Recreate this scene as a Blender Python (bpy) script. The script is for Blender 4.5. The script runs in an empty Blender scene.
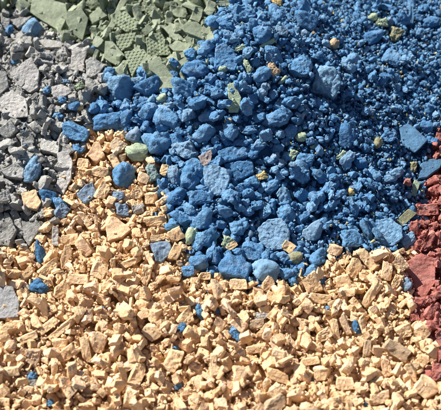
import bpy, bmesh, math, random
import numpy as np
from mathutils import Vector, Matrix

# ------------------------------------------------------------------ camera, light, exposure
S = 0.0005                     # metres per photo pixel at the middle of the heap
EL = math.radians(54)          # camera looks down at this angle
D = 1250.0                     # camera distance in the same pixel unit
SUN_EL, SUN_AZ = 43, 143       # azimuth measured from +X towards +Y (light comes from the upper left)
SUN_STRENGTH, SKY_STRENGTH, EXPOSURE = 5.0, 0.055, 0.78
scene = bpy.context.scene
COL = scene.collection
f = np.array([0, math.cos(EL), -math.sin(EL)]); rt = np.array([1.0, 0, 0]); up = np.array([0, math.sin(EL), math.cos(EL)])
CAM = -f * D
cd = bpy.data.cameras.new('camera'); cam = bpy.data.objects.new('camera', cd); COL.objects.link(cam)
cam.location = Vector(CAM * S); cam.rotation_euler = (math.pi/2 - EL, 0, 0)
cd.sensor_width = 36; cd.lens = 36 * D / 441; cd.clip_start = 0.01; cd.clip_end = 50
cd.dof.use_dof = True; cd.dof.focus_distance = (D - 6) * S; cd.dof.aperture_fstop = 20
scene.camera = cam
w = bpy.data.worlds.new('World'); scene.world = w; w.use_nodes = True
sky = w.node_tree.nodes.new('ShaderNodeTexSky'); sky.sky_type = 'NISHITA'; sky.sun_disc = False
sky.sun_elevation = math.radians(SUN_EL); sky.sun_rotation = math.radians(90 - SUN_AZ)
w.node_tree.links.new(sky.outputs[0], w.node_tree.nodes['Background'].inputs[0])
w.node_tree.nodes['Background'].inputs[1].default_value = SKY_STRENGTH
sl = bpy.data.lights.new('sun', 'SUN'); sl.energy = SUN_STRENGTH; sl.angle = math.radians(0.5); sl.color = (1, .955, .88)
so = bpy.data.objects.new('sun', sl); COL.objects.link(so)
az, el_ = math.radians(SUN_AZ), math.radians(SUN_EL)
so.rotation_euler = Vector((math.cos(az)*math.cos(el_), math.sin(az)*math.cos(el_), math.sin(el_))).to_track_quat('Z', 'Y').to_euler()
so.location = (0, 0, 1)
scene.view_settings.view_transform = 'Standard'; scene.view_settings.look = 'None'
scene.view_settings.exposure = EXPOSURE; scene.view_settings.gamma = 1

rng = np.random.default_rng(7); random.seed(7)

# ------------------------------------------------------------------ noise
def _h(i, j, k, s):
    n = (i.astype(np.int64)*374761393 + j.astype(np.int64)*668265263 + k.astype(np.int64)*2147483647 + s*1274126177) & 0xffffffff
    n = ((n ^ (n >> 13)) * 1274126177) & 0xffffffff
    n = ((n ^ (n >> 16)) * 2246822519) & 0xffffffff
    return (n ^ (n >> 15)) / 4294967295.0 * 2 - 1
def vnoise(p, s=0):
    q = np.floor(p); t = p - q; t = t*t*(3-2*t); i, j, k = q[:, 0], q[:, 1], q[:, 2]
    r = 0
    for a in (0, 1):
        for b in (0, 1):
            for c in (0, 1):
                wgt = (t[:, 0] if a else 1-t[:, 0])*(t[:, 1] if b else 1-t[:, 1])*(t[:, 2] if c else 1-t[:, 2])
                r = r + wgt*_h(i+a, j+b, k+c, s)
    return r
def fbm(p, s=0, o=3):
    r = 0; a = 1
    for n in range(o): r = r + a*vnoise(p*2**n + 17.3*n, s+n); a *= .5
    return r

# ------------------------------------------------------------------ the heap's overall form
def xy_of(u, v): return u - 220.5, (205 - v)/math.sin(EL)
BUMPS = [(246, 76, 70, 108, 88), (215, 215, 14, 40, 35), (330, 415, 16, 120, 60), (30, 90, 20, 60, 50), (22, 235, -16, 40, 32),
         (450, 215, -32, 50, 80), (110, 15, 10, 45, 26), (178, 60, -10, 34, 16), (425, 110, -10, 45, 80), (90, 330, 5, 90, 60), (110, 130, 4, 30, 30)]
def H(x, y):
    x = np.asarray(x, float); y = np.asarray(y, float); r = np.zeros_like(x)
    for u, v, a, su, sv in BUMPS:
        cx, cy = xy_of(u, v); r = r + a*np.exp(-((x-cx)/su)**2/1.0 - ((y-cy)/(sv/math.sin(EL)))**2/1.0)
    P = np.stack([x.ravel()/34, y.ravel()/34, np.zeros(x.size)], 1)
    return r + 4.0*fbm(P, 5, 2).reshape(x.shape)
def project(P):
    q = P - CAM; z = q @ f
    return 220.5 + (q @ rt)/z*D, 205 - (q @ up)/z*D, z
def ray(u, v):
    d = f*D + rt*(u-220.5) + up*(205-v); return d/np.linalg.norm(d)
def surf(u, v, lift=0.0):
    d = ray(u, v); t = -CAM[2]/d[2]
    for _ in range(14):
        p = CAM + d*t; h = float(H(p[0], p[1])) + lift; t += .8*(h - p[2])/d[2]
    return CAM + d*t

# ------------------------------------------------------------------ colour regions of the heap, photo outline
def inside(poly, u, v):
    r = np.zeros(np.shape(u), bool); n = len(poly)
    for i in range(n):
        x1, y1 = poly[i]; x2, y2 = poly[(i+1) % n]
        if y1 == y2: continue
        c = ((y1 > v) != (y2 > v)) & (u < (x2-x1)*(v-y1)/(y2-y1) + x1); r ^= c
    return r
GREEN = [(-90, -90), (262, -90), (240, -12), (214, 14), (214, 40), (198, 52), (184, 70), (176, 86), (150, 76), (128, 80), (104, 66), (86, 44), (72, 40), (56, 30), (30, 16), (0, 14), (-90, 14)]
BLUE = [(262, -90), (240, -12), (214, 14), (214, 40), (198, 52), (184, 70), (176, 86), (150, 76), (106, 74), (98, 108), (104, 132), (136, 134), (150, 160), (160, 184), (166, 212), (188, 246), (204, 272), (250, 286), (292, 280), (304, 264), (326, 258), (362, 250), (394, 252), (414, 242), (421, 214), (424, 190), (432, 165), (440, 138), (520, 105), (520, -90)]
GREY = [(-90, 14), (0, 14), (30, 16), (56, 30), (72, 40), (86, 44), (104, 66), (108, 76), (98, 108), (88, 128), (74, 150), (66, 196), (44, 204), (42, 232), (24, 246), (0, 250), (-90, 260)]
RED = [(520, 105), (440, 138), (432, 165), (424, 190), (421, 214), (414, 242), (407, 262), (408, 290), (414, 315), (428, 330), (430, 352), (440, 374), (470, 420), (520, 440)]
X0, X1, Y0, Y1 = -265, 266, -318, 318
gx, gy = np.meshgrid(np.arange(X0, X1)+.5, np.arange(Y0, Y1)+.5)
HS = H(gx, gy)
pp = np.stack([gx.ravel(), gy.ravel(), HS.ravel()], 1)
gu, gv, _ = project(pp); gu = gu.reshape(gx.shape); gv = gv.reshape(gx.shape)
nz = np.stack([gx.ravel()/9, gy.ravel()/9, np.zeros(gx.size)], 1)
ju = gu + 7*fbm(nz, 11, 2).reshape(gx.shape); jv = gv + 6*fbm(nz, 23, 2).reshape(gx.shape)
REG = np.full(gx.shape, 0)      # 0 beige 1 blue 2 grey 3 green 4 red
REG[inside(GREY, ju, jv)] = 2; REG[inside(BLUE, ju, jv)] = 1; REG[inside(GREEN, ju, jv)] = 3; REG[inside(RED, ju, jv)] = 4
REG[(REG == 0) & (gv < 116) & (gu < 104)] = 2; REG[(REG == 0) & (gv < 125) & (gu >= 104)] = 1
KINDS = ['beige', 'blue', 'grey', 'green', 'red', 'yellow']

# ------------------------------------------------------------------ granule shapes (unit radius)
def subdiv_ico(n):
    bm = bmesh.new(); bmesh.ops.create_icosphere(bm, subdivisions=n, radius=1)
    v = np.array([q.co[:] for q in bm.verts]); fc = np.array([[x.index for x in q.verts] for q in bm.faces]); bm.free()
    return v/np.linalg.norm(v, axis=1, keepdims=True), fc
ICO = {n: subdiv_ico(n) for n in (2, 3, 4, 5)}
def finish(bm):
    v = np.array([q.co[:] for q in bm.verts]); bm.faces.ensure_lookup_table()
    fc = np.array([[x.index for x in q.verts] for q in bm.faces]); bm.free(); return v, fc
def refine(bm, target, warp, rough, seed, bev):
    """bevelled solid -> (coarse, fine) triangle meshes, the fine one with a worn, broken surface"""
    bmesh.ops.remove_doubles(bm, verts=bm.verts, dist=.02)
    bmesh.ops.dissolve_limit(bm, angle_limit=.05, verts=bm.verts, edges=bm.edges)
    bmesh.ops.recalc_face_normals(bm, faces=bm.faces)
    bmesh.ops.bevel(bm, geom=list(bm.edges), offset=bev, segments=1, affect='EDGES', profile=.5, clamp_overlap=True)
    bmesh.ops.triangulate(bm, faces=bm.faces)
    c = bm.copy()
    for _ in range(7):
        ln = [e for e in bm.edges if e.calc_length() > target]
        if not ln: break
        bmesh.ops.subdivide_edges(bm, edges=ln, cuts=1)
        bmesh.ops.triangulate(bm, faces=[q for q in bm.faces if len(q.verts) > 3])
    bm.verts.index_update(); c.verts.index_update(); bm.normal_update(); c.normal_update()
    out = []
    for b in (c, bm):
        nrm = np.array([q.normal[:] for q in b.verts]); v, fc = finish(b)
        wv = np.stack([fbm(v*1.1, seed+k*7, 1) for k in range(3)], 1)
        v = v + warp*wv + nrm*(rough*fbm(v*4.5, seed+40, 3))[:, None]
        out.append((v, fc))
    return out
def cut_block(seed, dims, ncut, depth=(.55, .95), warp=.12, rough=.035, bev=.05, target=.2):
    r = random.Random(seed); bm = bmesh.new(); bmesh.ops.create_cube(bm, size=2)
    for v in bm.verts:
        v.co = Vector([v.co[i]*dims[i] + r.uniform(-.22, .22)*dims[i] for i in range(3)])
    bmesh.ops.triangulate(bm, faces=bm.faces)
    bm2 = bmesh.new()
    for v in bm.verts: bm2.verts.new(v.co)
    bm.free(); h = bmesh.ops.convex_hull(bm2, input=bm2.verts); bm = bm2
    for _ in range(ncut):
        n = Vector((r.gauss(0, 1), r.gauss(0, 1), r.gauss(0, 1)*(.5 if dims[2] < .35 else 1))).normalized()
        ext = max(v.co.dot(n) for v in bm.verts)
        g = list(bm.verts)+list(bm.edges)+list(bm.faces)
        res = bmesh.ops.bisect_plane(bm, geom=g, plane_co=n*ext*r.uniform(*depth), plane_no=n, clear_outer=True)
        ed = [q for q in res['geom_cut'] if isinstance(q, bmesh.types.BMEdge)]
        if ed: bmesh.ops.contextual_create(bm, geom=ed)
    out = refine(bm, target, warp, rough, seed, bev)
    c = out[1][0].mean(0); sc = 1/np.max(np.linalg.norm(out[1][0]-c, axis=1))
    return [((v-c)*sc, fc) for v, fc in out]
def lump(seed, nplanes, p, stretch, blobs=0, rough=.06, billow=.0, freq=2.5, lods=(2, 4)):
    r = np.random.default_rng(seed); N = r.normal(size=(nplanes, 3)); N /= np.linalg.norm(N, axis=1, keepdims=True)
    dd = r.uniform(.62, 1, nplanes)
    bc = r.normal(size=(blobs, 3))*.33; br = r.uniform(.45, .75, blobs)
    fp = r.normal(size=(26, 3)); fp /= np.linalg.norm(fp, axis=1, keepdims=True)
    out = []
    for n in lods:
        d, fc = ICO[n]
        q = np.clip(d @ N.T, 1e-4, None)/dd; R = (np.sum(q**p, 1) + .75**p)**(-1/p)
        if blobs:
            cdt = d @ bc.T; disc = br**2 - np.sum(bc**2, 1) + cdt**2
            rb = np.where(disc > 0, cdt + np.sqrt(np.clip(disc, 0, None)), 0).max(1); R = .15*R + .85*np.maximum(rb, .3)
        if billow:
            dm = np.sort(1 - d @ fp.T, 1); e = np.sqrt(dm[:, 0]*2); R = R*(1 + billow*(.55 - 1.6*e**2 ) )
        R = R*(1 + rough*fbm(d*freq, seed % 997, 4) + (.05*vnoise(d*8.5, seed % 983) + .035*vnoise(d*15, seed % 977) if n > 2 else .06*vnoise(d*5, seed % 983)))
        pit = np.clip(vnoise(d*9, seed % 991) - .4, 0, 1); R = R*(1 - .30*pit)
        out.append(((d*R[:, None])*np.array(stretch), fc))
    sc = 1/np.max(np.linalg.norm(out[1][0], axis=1))
    return [(v*sc, fc) for v, fc in out]
U = random.Random(3).uniform
LIB = {}
LIB['beige'] = [cut_block(100+i, (1, U(.5, .95), U(.35, .8)) if i % 4 else (1, U(.3, .45), U(.25, .4)), 2+i % 4, bev=.028, warp=.17, rough=.05) for i in range(56)]
LIB['grey'] = [cut_block(300+i, (1, U(.55, .95), U(.22, .65)), 3+i % 4, bev=.035, warp=.17, rough=.06) for i in range(48)]
LIB['green'] = [cut_block(500+i, (1, U(.25, .9), U(.12, .34)), 1+i % 4, bev=.03, warp=.1, rough=.02) for i in range(40)]
LIB['red'] = [cut_block(700+i, (1, U(.35, .9), U(.2, .6)), 3+i % 4, bev=.05, warp=.3, rough=.07) for i in range(36)]
LIB['blue'] = [lump(900+i, 8+i % 5, 22, (1, U(.7, .95), U(.6, .9)), 0, .15, .0, 2.3) for i in range(14)] + \
              [cut_block(1100+i, (1, U(.6, .95), U(.5, .85)), 6+i % 5, depth=(.55, .88), bev=.10, warp=.24, rough=.085, target=.12) for i in range(22)] + \
              [lump(940+i, 8, 14, (1, U(.7, 1), U(.65, .95)), 4+i % 3, .22, .05, 2.6) for i in range(30)]
LIB['yellow'] = [lump(990+i, 9, 10, (1, U(.6, .9), U(.5, .8)), 3, .2, .0, 3.0) for i in range(5)] + \
              [cut_block(1300+i, (1, U(.55, .9), U(.4, .7)), 3+i % 3, bev=.1, warp=.25, rough=.11, target=.14) for i in range(9)]
BLUE_HARD, BLUE_SOFT = range(0, 36), range(20, 66)

# ------------------------------------------------------------------ materials
DUST = {'blue_chip': (.29, .43, .60), 'beige_chip': (.82, .64, .44), 'grey_chip': (.56, .55, .53), 'red_chip': (.52, .30, .26), 'green_chip': (.38, .41, .32)}
def mat(name, cols, rough=.85, grain=(1, .35), pits=0.0, dimples=False, speck=None, coarse=.5, mott=.13):
    m = bpy.data.materials.new(name); m.use_nodes = True; nt = m.node_tree; nd, ln = nt.nodes, nt.links
    b = nd['Principled BSDF']; b.inputs['Roughness'].default_value = rough; b.inputs['Specular IOR Level'].default_value = .3
    geo = nd.new('ShaderNodeNewGeometry'); oi = nd.new('ShaderNodeObjectInfo'); tc = nd.new('ShaderNodeTexCoord')
    ad = nd.new('ShaderNodeMath'); ad.operation = 'ADD'; ln.new(geo.outputs['Random Per Island'], ad.inputs[0]); ln.new(oi.outputs['Random'], ad.inputs[1])
    fr = nd.new('ShaderNodeMath'); fr.operation = 'FRACT'; ln.new(ad.outputs[0], fr.inputs[0])
    cr = nd.new('ShaderNodeValToRGB'); cr.color_ramp.interpolation = 'LINEAR'; ln.new(fr.outputs[0], cr.inputs[0])
    els = cr.color_ramp.elements
    while len(els) < len(cols): els.new(.5)
    for i, (pos, c) in enumerate(cols): els[i].position = pos; els[i].color = (*c, 1)
    wp = geo.outputs['Position']
    def noise(scale, det=3, ro=.6):
        n = nd.new('ShaderNodeTexNoise'); n.inputs['Scale'].default_value = scale/S; n.inputs['Detail'].default_value = det
        n.inputs['Roughness'].default_value = ro; ln.new(wp, n.inputs['Vector']); return n
    n1 = noise(.13, 4, .65)                          # blotches a few pixels wide: dust and wear
    mr = nd.new('ShaderNodeMapRange'); mr.inputs[1].default_value = .35; mr.inputs[2].default_value = .68
    mr.inputs[3].default_value = .80; mr.inputs[4].default_value = 1.14; ln.new(n1.outputs[0], mr.inputs[0])
    mx = nd.new('ShaderNodeVectorMath'); mx.operation = 'SCALE'; ln.new(cr.outputs[0], mx.inputs[0]); ln.new(mr.outputs[0], mx.inputs['Scale'])
    n5 = noise(.75, 3, .7); r5 = nd.new('ShaderNodeMapRange'); r5.inputs[1].default_value = .36; r5.inputs[2].default_value = .64
    r5.inputs[3].default_value = 1-mott; r5.inputs[4].default_value = 1+mott*.6; ln.new(n5.outputs[0], r5.inputs[0])   # speckle of the crushed stone
    my = nd.new('ShaderNodeVectorMath'); my.operation = 'SCALE'; ln.new(mx.outputs[0], my.inputs[0]); ln.new(r5.outputs[0], my.inputs['Scale'])
    out = my.outputs[0]
    if name in DUST:                                # paler stone dust clinging in irregular patches
        n6 = noise(.07, 5, .72); r6 = nd.new('ShaderNodeMapRange'); r6.inputs[1].default_value = .5; r6.inputs[2].default_value = .72; r6.inputs[4].default_value = .6
        ln.new(n6.outputs[0], r6.inputs[0]); m6 = nd.new('ShaderNodeMix'); m6.data_type = 'RGBA'
        ln.new(r6.outputs[0], m6.inputs[0]); ln.new(out, m6.inputs[6]); m6.inputs[7].default_value = (*DUST[name], 1); out = m6.outputs[2]
    if speck:
        n3 = noise(.9, 2, .5); r3 = nd.new('ShaderNodeMapRange'); r3.inputs[1].default_value = speck[1]; r3.inputs[2].default_value = speck[1]+.08
        ln.new(n3.outputs[0], r3.inputs[0]); mm = nd.new('ShaderNodeMix'); mm.data_type = 'RGBA'
        ln.new(r3.outputs[0], mm.inputs[0]); ln.new(out, mm.inputs[6]); mm.inputs[7].default_value = (*speck[0], 1); out = mm.outputs[2]
    ln.new(out, b.inputs['Base Color'])
    n2 = noise(grain[0], 4, .7); bp = nd.new('ShaderNodeBump'); bp.inputs['Strength'].default_value = grain[1]; bp.inputs['Distance'].default_value = .9*S
    ln.new(n2.outputs[0], bp.inputs['Height'])
    n4 = noise(.35, 3, .6); b4 = nd.new('ShaderNodeBump'); b4.inputs['Strength'].default_value = coarse; b4.inputs['Distance'].default_value = 2.2*S
    ln.new(n4.outputs[0], b4.inputs['Height']); ln.new(bp.outputs[0], b4.inputs['Normal']); last = b4
    if dimples:                                     # staggered grid of small round dents moulded into the face
        mp = nd.new('ShaderNodeMapping'); mp.inputs['Scale'].default_value = (1/(4.4*S), 1/(3.3*S), 0); ln.new(tc.outputs['Object'], mp.inputs['Vector'])
        sx = nd.new('ShaderNodeSeparateXYZ'); ln.new(mp.outputs[0], sx.inputs[0])
        def M(op, a, bb=None):
            q = nd.new('ShaderNodeMath'); q.operation = op
            for k, z in enumerate((a, bb)):
                if z is None: continue
                if isinstance(z, (int, float)): q.inputs[k].default_value = z
                else: ln.new(z, q.inputs[k])
            return q.outputs[0]
        row = M('FLOOR', sx.outputs[1]); off = M('MULTIPLY', M('MODULO', M('ABSOLUTE', row), 2), .5)
        fx = M('SUBTRACT', M('FRACT', M('ADD', sx.outputs[0], off)), .5); fy = M('SUBTRACT', M('FRACT', sx.outputs[1]), .5)
        dd = M('SQRT', M('ADD', M('MULTIPLY', M('MULTIPLY', fx, fx), 1.9), M('MULTIPLY', fy, fy)))
        hh = nd.new('ShaderNodeMapRange'); hh.inputs[1].default_value = .16; hh.inputs[2].default_value = .42; ln.new(dd, hh.inputs[0])
        b5 = nd.new('ShaderNodeBump'); b5.inputs['Strength'].default_value = 1; b5.inputs['Distance'].default_value = 1.1*S
        ln.new(hh.outputs[0], b5.inputs['Height']); ln.new(b4.outputs[0], b5.inputs['Normal']); last = b5
    ln.new(last.outputs[0], b.inputs['Normal']); return m
BG = [(0, (.75, .50, .265)), (.3, (.80, .56, .325)), (.55, (.72, .462, .24)), (.8, (.82, .59, .38)), (.95, (.68, .44, .26)), (1, (.50, .34, .22))]
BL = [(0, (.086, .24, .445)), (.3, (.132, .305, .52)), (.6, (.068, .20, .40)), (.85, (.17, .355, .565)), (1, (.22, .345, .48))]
GY = [(0, (.34, .338, .315)), (.4, (.46, .455, .425)), (.75, (.29, .288, .27)), (1, (.54, .53, .495))]
GN = [(0, (.235, .27, .185)), (.5, (.30, .335, .235)), (1, (.185, .22, .15))]
RD = [(0, (.38, .125, .10)), (.4, (.47, .17, .135)), (.75, (.30, .09, .075)), (1, (.52, .24, .20))]
YL = [(0, (.62, .42, .17)), (.3, (.42, .44, .24)), (.55, (.36, .42, .27)), (.8, (.60, .50, .28)), (1, (.50, .33, .12))]
MAT = {'beige': mat('beige_chip', BG, .85, (1.1, .45), speck=None), 'blue': mat('blue_chip', BL, .88, (1.0, .8), coarse=1.0, mott=.2),
       'grey': mat('grey_chip', GY, .85, (1.2, .9), coarse=.9, mott=.22), 'green': mat('green_chip', GN, .8, (1.2, .3), coarse=.25),
       'red': mat('red_chip', RD, .8, (1.0, .5)), 'yellow': mat('yellow_crumb', YL, .85, (1.2, .5))}
def solid(name, c, **k): return mat(name, [(0, c), (1, c)], **k)
MAT['dimpled'] = solid('dimpled_green', (.28, .325, .215), rough=.8, grain=(1.2, .25), dimples=True, coarse=.15)
MAT['dimpled_beige'] = solid('dimpled_beige', (.80, .56, .33), rough=.85, grain=(1.2, .3), dimples=True, coarse=.15)
MAT['shadegrey'] = solid('blue_grey_stone', (.33, .335, .34), grain=(.9, .8), coarse=.7, mott=.22)  # plain blue-grey stone colour of the big slab at the left edge
MAT['pale'] = solid('pale_dusty_blue', (.19, .34, .49), grain=(1.0, .5))
MAT['slate'] = solid('slate_blue', (.20, .28, .38), grain=(1.0, .5))
MAT['flatblue'] = solid('smooth_blue', (.095, .215, .36), grain=(1.2, .6), coarse=.5, mott=.25)
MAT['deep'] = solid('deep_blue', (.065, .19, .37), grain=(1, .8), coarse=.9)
MAT['brown'] = solid('brown_grey', (.36, .29, .27), grain=(1, .6))
MAT['tan'] = solid('tan_stone', (.50, .36, .23), grain=(1, .6))
MAT['olive'] = solid('olive_stone', (.29, .28, .17), grain=(1, .5))
MAT['palegreen'] = solid('pale_green', (.42, .50, .34), grain=(1, .8))
MAT['mint'] = solid('grey_green', (.27, .37, .36), grain=(1, .7))
MAT['gold'] = solid('yellow_stone', (.70, .50, .22), grain=(1, .6))
MAT['pitted'] = solid('pitted_grey', (.44, .425, .41), grain=(.9, 1.0), coarse=1)
MAT['palegrey'] = solid('pale_grey', (.50, .48, .45), grain=(.9, .7), coarse=.7)

# ------------------------------------------------------------------ pieces and how they come to rest
G = HS - 13.0
pieces = []     # dict(kind, mesh index, R 3x3 incl. scale, pos, hero)
def rand_rot():
    q = rng.normal(size=4); q /= np.linalg.norm(q); a, b, c, d = q
    return np.array([[1-2*(c*c+d*d), 2*(b*c-a*d), 2*(b*d+a*c)], [2*(b*c+a*d), 1-2*(b*b+d*d), 2*(c*d-a*b)], [2*(b*d-a*c), 2*(c*d+a*b), 1-2*(b*b+c*c)]])
def cells(V):
    ix = np.floor(V[:, 0]-X0).astype(int); iy = np.floor(V[:, 1]-Y0).astype(int)
    ok = (ix >= 0) & (iy >= 0) & (ix < G.shape[1]) & (iy < G.shape[0]); return ix[ok], iy[ok], V[ok]
def stamp(V, rest, q=.80):
    ix, iy, W = cells(V)
    if len(ix) < 3: return None
    a, b, c, d = ix.min(), ix.max()+1, iy.min(), iy.max()+1
    lo = np.full((d-c, b-a), 1e9); hi = np.full((d-c, b-a), -1e9)
    np.minimum.at(lo, (iy-c, ix-a), W[:, 2]); np.maximum.at(hi, (iy-c, ix-a), W[:, 2])
    m = hi > -1e8; g = G[c:d, a:b]; z = 0.0
    if rest: 
        df = (g[m] - lo[m]); z = np.partition(df, int((len(df)-1)*q))[int((len(df)-1)*q)]
    if rest and HERO_DEPTH is not None:                           # keep clear of the line of sight to a placed piece
        u, v, zz = project(V + np.array([0, 0, z])); ui = u.astype(int)+8; vi = v.astype(int)+8
        k = (ui >= 0) & (vi >= 0) & (ui < 457) & (vi < 426)
        if k.sum() > 3 and np.mean(zz[k] < HERO_DEPTH[vi[k], ui[k]] - 1) > TOL: return None
        a1, a2, a3 = sunmap(V + np.array([0, 0, z])); k = (a1 >= 0) & (a2 >= 0) & (a1 < 700) & (a2 < 700)
        if k.sum() > 3 and np.mean(a3[k] > SUN_DEPTH[a2[k], a1[k]] + 2) > .30: return None
    g[m] = np.maximum(g[m], hi[m] + z); return z
SD = np.array([math.cos(az)*math.cos(el_), math.sin(az)*math.cos(el_), math.sin(el_)])
S1 = np.cross(SD, [0, 0, 1.0]); S1 /= np.linalg.norm(S1); S2 = np.cross(SD, S1)
def sunmap(W): return (W @ S1).astype(int)+350, (W @ S2).astype(int)+350, W @ SD
SUN_DEPTH = None
HERO_DEPTH = None; TOL = .12
def drop(kind, var, dia, x, y, sq=None, sink=.8):
    r = dia/2*1.22; A = rand_rot() @ np.diag(r*(1+rng.uniform(-.28, .18, 3))) @ (np.eye(3) + rng.uniform(-.18, .18, (3, 3)))
    if kind in ('green', 'grey') and rng.random() < .7:          # flat pieces mostly lie down
        t = rng.normal(0, .75 if kind == 'green' else .5, 3); c = math.cos(rng.uniform(0, 6.28)); 
        an = rng.uniform(0, 6.28); Z = np.array([[math.cos(an), -math.sin(an), 0], [math.sin(an), math.cos(an), 0], [0, 0, 1]])
        tx, ty = t[0], t[1]; RX = np.array([[1, 0, 0], [0, math.cos(tx), -math.sin(tx)], [0, math.sin(tx), math.cos(tx)]])
        RY = np.array([[math.cos(ty), 0, math.sin(ty)], [0, 1, 0], [-math.sin(ty), 0, math.cos(ty)]]); A = RX @ RY @ Z*r
    lib = LIB[kind][var]; V = lib[1 if dia > 5 else 0][0]
    if len(V) > 900: V = V[::3]
    V = V @ A.T + np.array([x, y, 0.0]); z = stamp(V, True, sink)
    if z is None: return
    pieces.append(dict(kind=kind, var=var, A=A, pos=np.array([x, y, z]), dia=dia, hero=None))

# coarse density of each region's piece sizes, in photo pixels
def draw(kind, u, v):
    if kind == 'blue':
        soft = 1/(1+math.exp(-((u-278) - (v-120)*.35)/28))         # crumbs to the upper right, chunks to the lower left
        med = 12.0*(1-soft) + 4.5*soft
        d = med*math.exp(rng.normal(0, .42)); d = min(max(d, 2.2), 24)
        if rng.random() < .010*soft: d = rng.uniform(9, 14)
        var = rng.choice(BLUE_HARD) if rng.random() < .35 else rng.choice(BLUE_SOFT)
        if d < 5.5 and rng.random() < .55: var = rng.integers(14, 36)
        return d, int(var)
    med, sg, lo, hi = {'beige': (8.4, .44, 2.6, 15.5), 'grey': (10.0, .5, 3.0, 22), 'green': (13, .42, 4, 24), 'red': (8, .5, 2.4, 15)}[kind]
    return min(max(med*math.exp(rng.normal(0, sg)), lo), hi), int(rng.integers(len(LIB[kind])))
LEV = None
REGC = {k: np.argwhere(REG == i) for i, k in enumerate(KINDS[:5])}
def fill(level, maxn, scale=1.0, K=7, sink=.8):
    """drop granules where the heap is still lowest until it stands at the wanted height"""
    for kind, C in REGC.items():
        rec = []; n = 0
        while n < maxn:
            pick = C[rng.integers(len(C), size=K)]; de = HS[pick[:, 0], pick[:, 1]] + level + (LEV[kind] if LEV else 0) - G[pick[:, 0], pick[:, 1]]
            j = int(np.argmax(de)); rec.append(de[j]); iy, ix = pick[j]
            if len(rec) > 150 and np.mean(rec[-150:]) < 0.6: break
            n += 1
            if de[j] < 0: continue
            u, v = gu[iy, ix], gv[iy, ix]; k = kind; d, var = draw(k, u, v)
            e = rng.random()
            if rng.random() < .15:                                   # the colours spill over into each other at the borders
                jy, jx = iy + int(rng.normal(0, 13)), ix + int(rng.normal(0, 13))
                if 0 <= jy < REG.shape[0] and 0 <= jx < REG.shape[1] and KINDS[REG[jy, jx]] != k: k = KINDS[REG[jy, jx]]; d, var = draw(k, u, v); e = 1
            if kind == 'grey' and e < .05: k = 'blue'; d = rng.uniform(3, 7); var = int(rng.choice(BLUE_HARD))
            elif kind == 'blue' and e < .02: k = 'yellow'; d = rng.uniform(2, 5.5); var = int(rng.integers(len(LIB['yellow'])))
            elif kind == 'blue' and v > 235 and e < .05: k = 'beige'; d = rng.uniform(4, 8); var = int(rng.integers(56))
            elif kind == 'beige' and e < .006: k = 'blue'; d = rng.uniform(3, 6); var = int(rng.choice(BLUE_HARD))
            drop(k, var, d*scale, ix+X0+.5, iy+Y0+.5, sink=sink)
WS = []

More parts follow.
